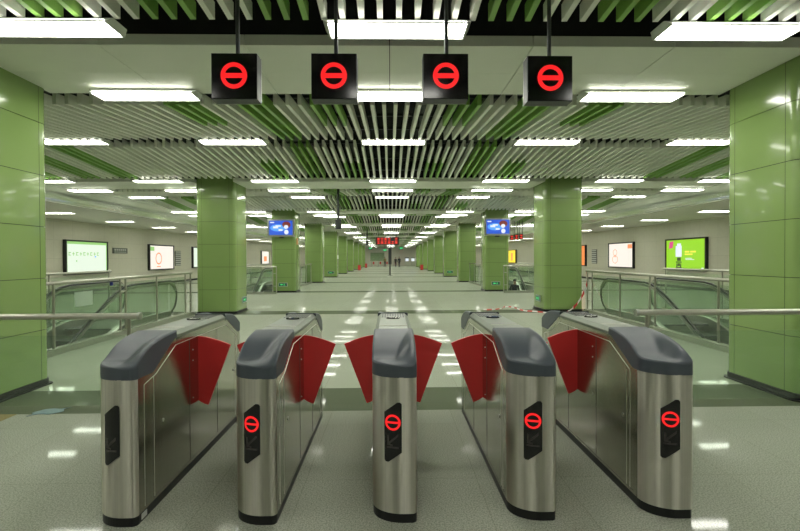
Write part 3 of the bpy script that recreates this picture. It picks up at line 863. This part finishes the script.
lightbox(1, 53.4, 57.0, 0.9, 2.46, yellow_e, 'bright yellow light box seen right of the third right column', [(oprint_e, [rc(0.4,0.15,0.62,0.8)])])

# direction plate and wall grilles
def wall_plate(s, y0, y1, z0, z1, label, m=plate_m, marks=True):
    t = thing('direction_plate', label, 'sign', (0,0,0))
    yz_box(s, y0, y1, z0, z1, 0, 0.05).build('plate', m, t)
    if marks:
        mb = MB(); n = 6; w = (y1-y0)/(n+1)
        for i in range(n):
            a = y0+w*(i+0.55); x0, x1 = sorted((s*(XW-0.05), s*(XW-0.053)))
            mb.box(x0, x1, a, a+w*0.6, z0+(z1-z0)*0.52, z0+(z1-z0)*0.82); mb.box(x0, x1, a, a+w*0.7, z0+(z1-z0)*0.2, z0+(z1-z0)*0.32)
        mb.build('lettering', plate_l, t)
wall_plate(-1, 24.65, 25.95, 1.86, 2.15, 'dark grey direction plate on the left wall between two light boxes')
def grille(s, y0, y1, z0, z1, label):
    t = thing('wall_grille', label, 'grille', (0,0,0))
    yz_box(s, y0, y1, z0, z1, 0, 0.03).build('frame', plate_m, t)
    mb = MB(); n = 7
    for i in range(n):
        a = z0+(z1-z0)*(i+0.2)/n; x0, x1 = sorted((s*(XW-0.03), s*(XW-0.045))); mb.box(x0, x1, y0+0.04, y1-0.04, a, a+(z1-z0)/n*0.55)
    mb.build('louvres', plate_l, t)
grille(-1, 31.7, 32.5, 1.1, 2.1, 'small louvred grille on the left wall past the second light box')
grille(1, 32.5, 33.3, 1.1, 2.1, 'small louvred grille on the right wall past the second light box')

# ------------------------------------------------------------------ television screens on the third columns
def television(x, y, z, label):
    t = thing('wall_television', label, 'television', (x, y, z), 0, 'televisions on the third columns')
    B(-0.60, 0.60, -0.14, -0.0, -0.40, 0.40).build('cabinet', steel_rail, t)
    sc = B(-0.53, 0.53, -0.146, -0.1405, -0.32, 0.33).build('screen', blue_e, t)
    mb = MB()
    def disc(cx, cz, rx, rz, yy, m):
        q = MB(); pts = [(cx+rx*math.cos(2*math.pi*k/20), cz+rz*math.sin(2*math.pi*k/20)) for k in range(20)]
        v = [(a, yy, b) for a, b in pts]; q.v = list(v); q.f = [tuple(range(20))]; q.mi = [0]; q.sm = [False]; return q
    disc(-0.12, 0.0, 0.36, 0.16, -0.148, 0).build('picture_glow', blue_e2, sc)
    w = MB()
    for a, b, cc, d in ((-0.48,-0.30,0.22,0.27),(-0.35,-0.12,-0.02,0.07),(-0.24,0.0,0.05,0.12),(-0.1,0.08,-0.14,-0.06)): w.box(a, b, -0.1495, -0.1482, cc, d)
    w.v += []; w.build('caption_marks', white_e, sc)
    disc(0.25, 0.14, 0.19, 0.15, -0.1495, 0).build('picture_hair', hair_e, sc)
    disc(0.24, 0.04, 0.10, 0.09, -0.151, 0).build('picture_face', white_e, sc)
    disc(0.25, -0.19, 0.10, 0.11, -0.1505, 0).build('picture_body', white_e, sc)
    B(-0.10, 0.10, -0.02, 0.0, -0.46, -0.40).build('bracket', grey_d, t)
YC3 = Y0+2*PER
television(-4.98, YC3-0.002, 2.95, 'blue wall television on the third left column')
television(4.93, YC3-0.002, 2.97, 'blue wall television on the third right column')

# small exit signs on the columns
def exit_sign(loc, rz, label, w=0.40, h=0.17):
    t = thing('exit_sign', label, 'exit sign', loc, rz, 'small green exit signs low on columns')
    B(-w/2, w/2, -0.02, 0, -h/2, h/2).build('plate', plate_l, t)
    p = B(-w/2+0.015, w/2-0.015, -0.023, -0.0202, -h/2+0.015, h/2-0.015).build('face', ss_green, t)
    mb = MB(); 
    mb.add([(-0.13,-0.0245,0.0),(-0.07,-0.0245,0.05),(-0.07,-0.0245,0.02),(0.0,-0.0245,0.02),(0.0,-0.0245,-0.02),(-0.07,-0.0245,-0.02),(-0.07,-0.0245,-0.05)], [tuple(range(7))[::-1]])
    mb.box(0.05,0.075,-0.0248,-0.0232,0.025,0.05); mb.box(0.045,0.08,-0.0248,-0.0232,-0.02,0.02); mb.box(0.03,0.05,-0.0248,-0.0232,-0.05,-0.02); mb.box(0.075,0.1,-0.0248,-0.0232,-0.045,-0.02)
    mb.build('symbol', green_e, p)
exit_sign((-XI, 14.02, 0.35), R(90), 'small green exit sign on the inner face of the second left column')
exit_sign((XI, 13.75, 0.36), R(-90), 'small green exit sign on the inner face of the second right column')
exit_sign((-4.93, YC3, 0.36), 0, 'green exit sign low on the front of the third left column')
exit_sign((4.86, YC3, 0.37), 0, 'green exit sign low on the front of the third right column')
exit_sign((-4.85, Y0+4*PER, 0.4), 0, 'green exit sign low on the front of the fifth left column', 0.5, 0.22)
exit_sign((4.85, Y0+4*PER, 0.4), 0, 'green exit sign low on the front of the fifth right column', 0.5, 0.22)
tag(B(-XI,-XI+0.02,21.85,22.15,2.2,2.5).build('notice_plate', oprint_e if False else pbr('orange_plate',(0.45,0.2,0.06),0.5)), 'small orange notice on the side of the third left column', 'notice')
tag(B(-XI,-XI+0.02,Y0+4*PER+0.2,Y0+4*PER+0.8,1.5,1.8).build('notice_plate', paper), 'small white notice on the side of the fifth left column', 'notice')

# ------------------------------------------------------------------ hanging LED signs and speakers
def led_sign(x, y, z, w, h, label, chars, rows, rods=True):
    t = thing('led_sign', label, 'sign', (x, y, z))
    B(-w/2, w/2, 0, 0.15, 0, h).build('cabinet', black_p, t)
    mb = MB(); cw = w*0.92/chars; rh = h*0.9/rows
    for r in range(rows):
        for c_ in range(chars):
            if rows == 2 and r == 1 and c_ % 5 == 4: continue
            x0 = -w*0.46+c_*cw; z0 = h*0.05+r*rh; a = cw*0.12
            mb.box(x0+a, x0+cw-a, -0.008, -0.001, z0+rh*0.15, z0+rh*0.30)
            mb.box(x0+a, x0+cw-a, -0.008, -0.001, z0+rh*0.68, z0+rh*0.82)
            mb.box(x0+cw*0.44, x0+cw*0.56, -0.008, -0.001, z0+rh*0.15, z0+rh*0.88)
            if (c_+r) % 2: mb.box(x0+a, x0+cw-a, -0.008, -0.001, z0+rh*0.42, z0+rh*0.56)
    mb.build('lit_characters', red_e2, t)
    if rods:
        for q in (-w*0.4, w*0.4): MB().tube([(q,0.07,h),(q,0.07,4.75-z)], 0.02, 8).build('hanging_rod', grey_d, t)
led_sign(-0.22, 33.0, 2.50, 1.62, 0.53, 'wide black hanging sign with two rows of red lit characters', 6, 2)
for i, x in enumerate((7.32, 7.60, 7.88)):
    led_sign(x, 28.2+0.0, 2.60+0.03*i, 0.22, 0.32, 'small red lit hanging sign beyond the third right column, %s of three' % ('left','middle','right')[i], 1, 1)
def speaker(x, y, zb, h, label, w=0.2):
    t = thing('hanging_speaker', label, 'speaker', (x, y, zb))
    MB().tube([(0,0,0),(0,0,h*0.2),(0,0,h)], 0.5*w, 12).build('body', grey_d, t)
    MB().tube([(0,0,h),(0,0,4.75-zb)], 0.04, 8).build('pole', grey_d, t)
speaker(-1.68, 15.2, 2.50, 0.30, 'grey cylinder hanging on a pole left of centre in mid hall')
speaker(-1.78, 36.0, 2.55, 0.35, 'grey cylinder on a pole hanging farther down the hall, left side')
def far_sign(x, y, z, label, m):
    t = thing('hanging_sign', label, 'sign', (x, y, z))
    B(-0.3,0.3,0,0.1,0,0.35).build('cabinet', ss_green, t)
    B(-0.24,0.24,-0.008,-0.001,0.08,0.27).build('lit_face', m, t)
    MB().tube([(0,0.05,0.35),(0,0.05,4.75-z)], 0.02, 8).build('pole', grey_d, t)
far_sign(-3.2, 75, 2.95, 'small green lit sign hanging at the far end, left one', green_e)
far_sign(-0.9, 75, 2.65, 'small green lit sign hanging at the far end, lower middle one', green_e)
far_sign(1.7, 75, 2.95, 'small green lit sign hanging at the far end, right one', green_e)

# floor-standing post in mid hall
t = thing('standing_post', 'grey floor-standing post with a wide upper part in mid hall', 'post', (-0.05, 42.0, 0))
B(-0.22,0.22,-0.18,0.18,0,0.03).build('base', grey_d, t)
B(-0.06,0.06,-0.05,0.05,0.03,1.0).build('pole', grey_d, t)
B(-0.14,0.14,-0.07,0.07,1.0,2.45).build('upper_cabinet', grey_d, t)

# red extinguisher cabinets
def ext(x, y, label):
    t = thing('fire_extinguisher_cabinet', label, 'fire cabinet', (x, y, 0)); t.scale = (0.62, 0.7, 0.85)
    B(-0.30,0.30,-0.15,0.15,0.03,0.80).build('body', red_p, t)
    B(-0.25,0.25,-0.156,-0.1505,0.10,0.74).build('door', red_m, t)
    B(0.18,0.20,-0.170,-0.1565,0.38,0.46).build('handle', steel_l, t)
    B(-0.26,0.26,-0.12,0.12,0,0.03).build('foot', black_p, t)
ext(-3.98, 60.0, 'red fire cabinet standing by the far left columns')
ext(3.98, 60.0, 'red fire cabinet standing by the far right columns')
ext(-3.95, 76.0, 'tiny red fire cabinet at the far end of the left columns')

# ------------------------------------------------------------------ far end fittings
def far_kiosk(x, y, label):
    t = thing('ticket_machine', label, 'ticket machine', (x, y, 0))
    B(-0.45,0.45,-0.3,0.3,0,1.75).build('body', steel_rail, t)
    B(-0.28,0.28,-0.306,-0.3005,0.95,1.45).build('screen', white_e, t)
    B(-0.35,0.35,-0.304,-0.3005,1.52,1.68).build('header', plate_m, t)
far_kiosk(4.0-0.9, 88.5, 'ticket machine with a bright screen at the far end, right side')
far_kiosk(3.3+0.9, 88.5, 'ticket machine at the far end beside the lit one')
struct(B(-3.9,-1.2,YEND-0.04,YEND-0.005,1.0,2.6).build('window_1', glass_g))
for i, x in enumerate((-3.3,-2.1,-0.9,0.6)):
    t = thing('far_barrier', 'low steel gate barrier at the far end, %s from the left' % ('first','second','third','fourth')[i], 'barrier', (x, 84.0, 0))
    B(-0.15,0.15,-0.7,0.7,0,1.0).build('body', steel_rail, t); B(0.15,0.4,-0.02,0.02,0.45,0.9).build('flap', red_m, t)

# ------------------------------------------------------------------ people
def person(loc, rz, label, shirt, trousers, h=1.7, stride=0.12, arm=0.1):
    k = h/1.7
    J = {'pelvis':(0,0,.93),'waist':(0,0,1.08),'chest':(0,-.01,1.28),'neck':(0,0,1.44),'head':(0,-.02,1.53),'crown':(0,-.01,1.64)}
    E_ = [('pelvis','waist'),('waist','chest'),('chest','neck'),('neck','head'),('head','crown')]
    Rr = {'pelvis':(.155,.11),'waist':(.135,.10),'chest':(.155,.11),'neck':(.05,.05),'head':(.078,.09),'crown':(.065,.075)}
    for s, n in ((-1,'l'),(1,'r')):
        y = s*stride
        J.update({n+'hip':(s*.09,0,.86), n+'knee':(s*.10,y*.5-.02,.48), n+'ank':(s*.10,y,.09), n+'toe':(s*.11,y-.15,.035),
                  n+'sh':(s*.18,0,1.38), n+'el':(s*.235,.02-y*.3,1.10), n+'wr':(s*.23,-.08-y*.5-arm*.3,.87), n+'hd':(s*.225,-.12-y*.5-arm*.3,.79)})
        E_ += [('pelvis',n+'hip'),(n+'hip',n+'knee'),(n+'knee',n+'ank'),(n+'ank',n+'toe'),('chest',n+'sh'),(n+'sh',n+'el'),(n+'el',n+'wr'),(n+'wr',n+'hd')]
        Rr.update({n+'hip':(.088,.088), n+'knee':(.058,.058), n+'ank':(.042,.042), n+'toe':(.035,.03), n+'sh':(.058,.058), n+'el':(.042,.042), n+'wr':(.028,.028), n+'hd':(.03,.036)})
    names = list(J); me = bpy.data.meshes.new('body')
    me.from_pydata([tuple(c_*k for c_ in J[n]) for n in names], [(names.index(a), names.index(b)) for a, b in E_], [])
    o = bpy.data.objects.new('tmp', me); COL.objects.link(o)
    mod = o.modifiers.new('skin', 'SKIN')
    for i, n in enumerate(names):
        v = me.skin_vertices[0].data[i]; v.radius = (Rr[n][0]*k, Rr[n][1]*k); v.use_root = (n == 'pelvis')
    sb = o.modifiers.new('sub', 'SUBSURF'); sb.levels = 2; sb.render_levels = 2
    dg = bpy.context.evaluated_depsgraph_get(); ev = o.evaluated_get(dg)
    m2 = bpy.data.meshes.new_from_object(ev); bpy.data.objects.remove(o)
    m2.materials.clear()
    for m in (skin_m, shirt, trousers, rubber): m2.materials.append(m)
    for p in m2.polygons:
        z = p.center.z/k; x = abs(p.center.x)/k
        p.material_index = 3 if z < .08 else 2 if (z < .95 and x < .2) else 1 if (z < 1.42 and z > .87) else 2 if (z < .87 and x < .17) else 0
        p.use_smooth = True
    t = thing('person', label, 'person', loc, rz)
    b = bpy.data.objects.new('body', m2); COL.objects.link(b); b.parent = t
    # hair cap
    hm = MB(); v = []; f = []; nu, nv = 14, 7
    for j in range(nv+1):
        ph = R(90-105*j/nv)
        for i in range(nu):
            th = 2*math.pi*i/nu; cut = 1.0 if math.sin(th) > -0.3 or j < 4 else 0.6
            v.append((0.088*k*math.cos(ph)*math.cos(th), (0.0+0.102*math.cos(ph)*math.sin(th))*k, (1.60+0.095*math.sin(ph)*(1 if cut == 1 else 1))*k+(0.05*k if cut < 1 else 0)))
    for j in range(nv):
        for i in range(nu): f.append((j*nu+i, j*nu+(i+1)%nu, (j+1)*nu+(i+1)%nu, (j+1)*nu+i)[::-1])
    hm.add(v, f, 0, True); hm.build('hair', hair_m, t)
    fm = MB()
    for s in (-1, 1): fm.box(s*0.032*k-0.01*k, s*0.032*k+0.01*k, -0.110*k, -0.096*k, 1.565*k, 1.577*k, 0)
    fm.box(-0.02*k, 0.02*k, -0.112*k, -0.098*k, 1.495*k, 1.503*k, 0)
    fm.build('face_marks', hair_m, t)
    nm = MB().add([(-.012*k,-.1*k,1.52*k),(.012*k,-.1*k,1.52*k),(0,-.125*k,1.525*k),(0,-.1*k,1.57*k)], [(0,1,2),(1,3,2),(3,0,2)])
    nm.build('nose', skin_m, t)
    return t
person((0.85, 80.0, 0), R(20), 'distant standing person in dark clothes, left of the pair right of the post', cloth_d, cloth_d, 1.68)
person((1.45, 78.5, 0), R(-160), 'distant standing person in dark clothes, right of the pair, slightly taller', cloth_d, cloth_d, 1.78)
person((-0.95, 81.0, 0), R(-30), 'distant person in a tan top left of the standing post', cloth_o, cloth_d, 1.75)
person((6.62, 24.95, -1.32), 0, 'person in dark clothes rising on the farther right escalator, head and shoulders visible', cloth_d, cloth_d, 1.72, 0.05)

# ------------------------------------------------------------------ red and white caution tape
def tape():
    pts = [(5.47,13.04,1.14),(5.45,12.98,1.02),(5.42,12.88,0.80),(5.28,12.82,0.52),(5.12,12.84,0.26),(4.95,12.86,0.10),(4.75,12.86,0.03),(4.4,12.90,0.02),(4.1,13.2,0.03),(3.85,13.6,0.02),(3.7,14.2,0.05),(3.55,14.6,0.02),(3.35,14.1,0.03),(3.1,13.9,0.02),(2.9,13.75,0.03),(2.75,13.9,0.02)]
    # smooth the path
    P_ = [Vector(p) for p in pts]; path = []
    for i in range(len(P_)-1):
        p0 = P_[max(i-1,0)]; p1 = P_[i]; p2 = P_[i+1]; p3 = P_[min(i+2, len(P_)-1)]
        for k in range(6):
            u = k/6; path.append(0.5*((2*p1)+(-p0+p2)*u+(2*p0-5*p1+4*p2-p3)*u*u+(-p0+3*p1-3*p2+p3)*u**3))
    path.append(P_[-1])
    me_v = []; uvs = []; L = 0; faces = []
    for i, p in enumerate(path):
        if i: L += (p-path[i-1]).length
        tw = 0.45*math.sin(i*0.35); w = 0.048
        d = Vector((math.sin(tw)*0.6, math.cos(tw)*0.2, 1.0 if p.z > 0.15 else 0.25)).normalized()*w
        if p.z <= 0.15: d = Vector((0.3, 0.9, 0.25)).normalized()*w
        a = p-d; b = p+d; lift = max(0, 0.004-min(a.z, b.z)); a.z += lift; b.z += lift
        me_v += [a, b]; uvs.append(L)
    for i in range(len(path)-1): faces.append((2*i, 2*i+2, 2*i+3, 2*i+1))
    me = bpy.data.meshes.new('caution_tape'); me.from_pydata([tuple(v) for v in me_v], [], faces); me.materials.append(tape_m)
    uv = me.uv_layers.new(name='UVMap')
    for lp in me.loops: uv.data[lp.index].uv = (uvs[lp.vertex_index//2], lp.vertex_index % 2)
    o = bpy.data.objects.new('caution_tape', me); COL.objects.link(o)
    sm = o.modifiers.new('thickness', 'SOLIDIFY'); sm.thickness = 0.001
    tag(o, 'red and white striped tape drooping from a railing post by the second right column', 'caution tape')
tape()

# pale cloth dropped on the dark strip
def cloth():
    mb = MB(); nx, ny = 14, 8; v = []
    for j in range(ny+1):
        for i in range(nx+1):
            u, w = i/nx, j/ny
            x = -3.62+0.24*u+0.02*math.sin(7*w); y = 4.72+0.17*w+0.12*u+0.03*math.sin(6*u)
            z = 0.006+0.014*abs(math.sin(9*u+3*w))*math.sin(math.pi*u)*math.sin(math.pi*w)+0.002*random.random()
            v.append((x, y, z))
    f = [(j*(nx+1)+i, j*(nx+1)+i+1, (j+1)*(nx+1)+i+1, (j+1)*(nx+1)+i) for j in range(ny) for i in range(nx)]
    mb.add(v, f, 0, True); o = mb.build('cleaning_cloth', cloth_m)
    sm = o.modifiers.new('thickness', 'SOLIDIFY'); sm.thickness = 0.004
    tag(o, 'crumpled pale blue cloth lying on the floor near the left column', 'cloth')
cloth()
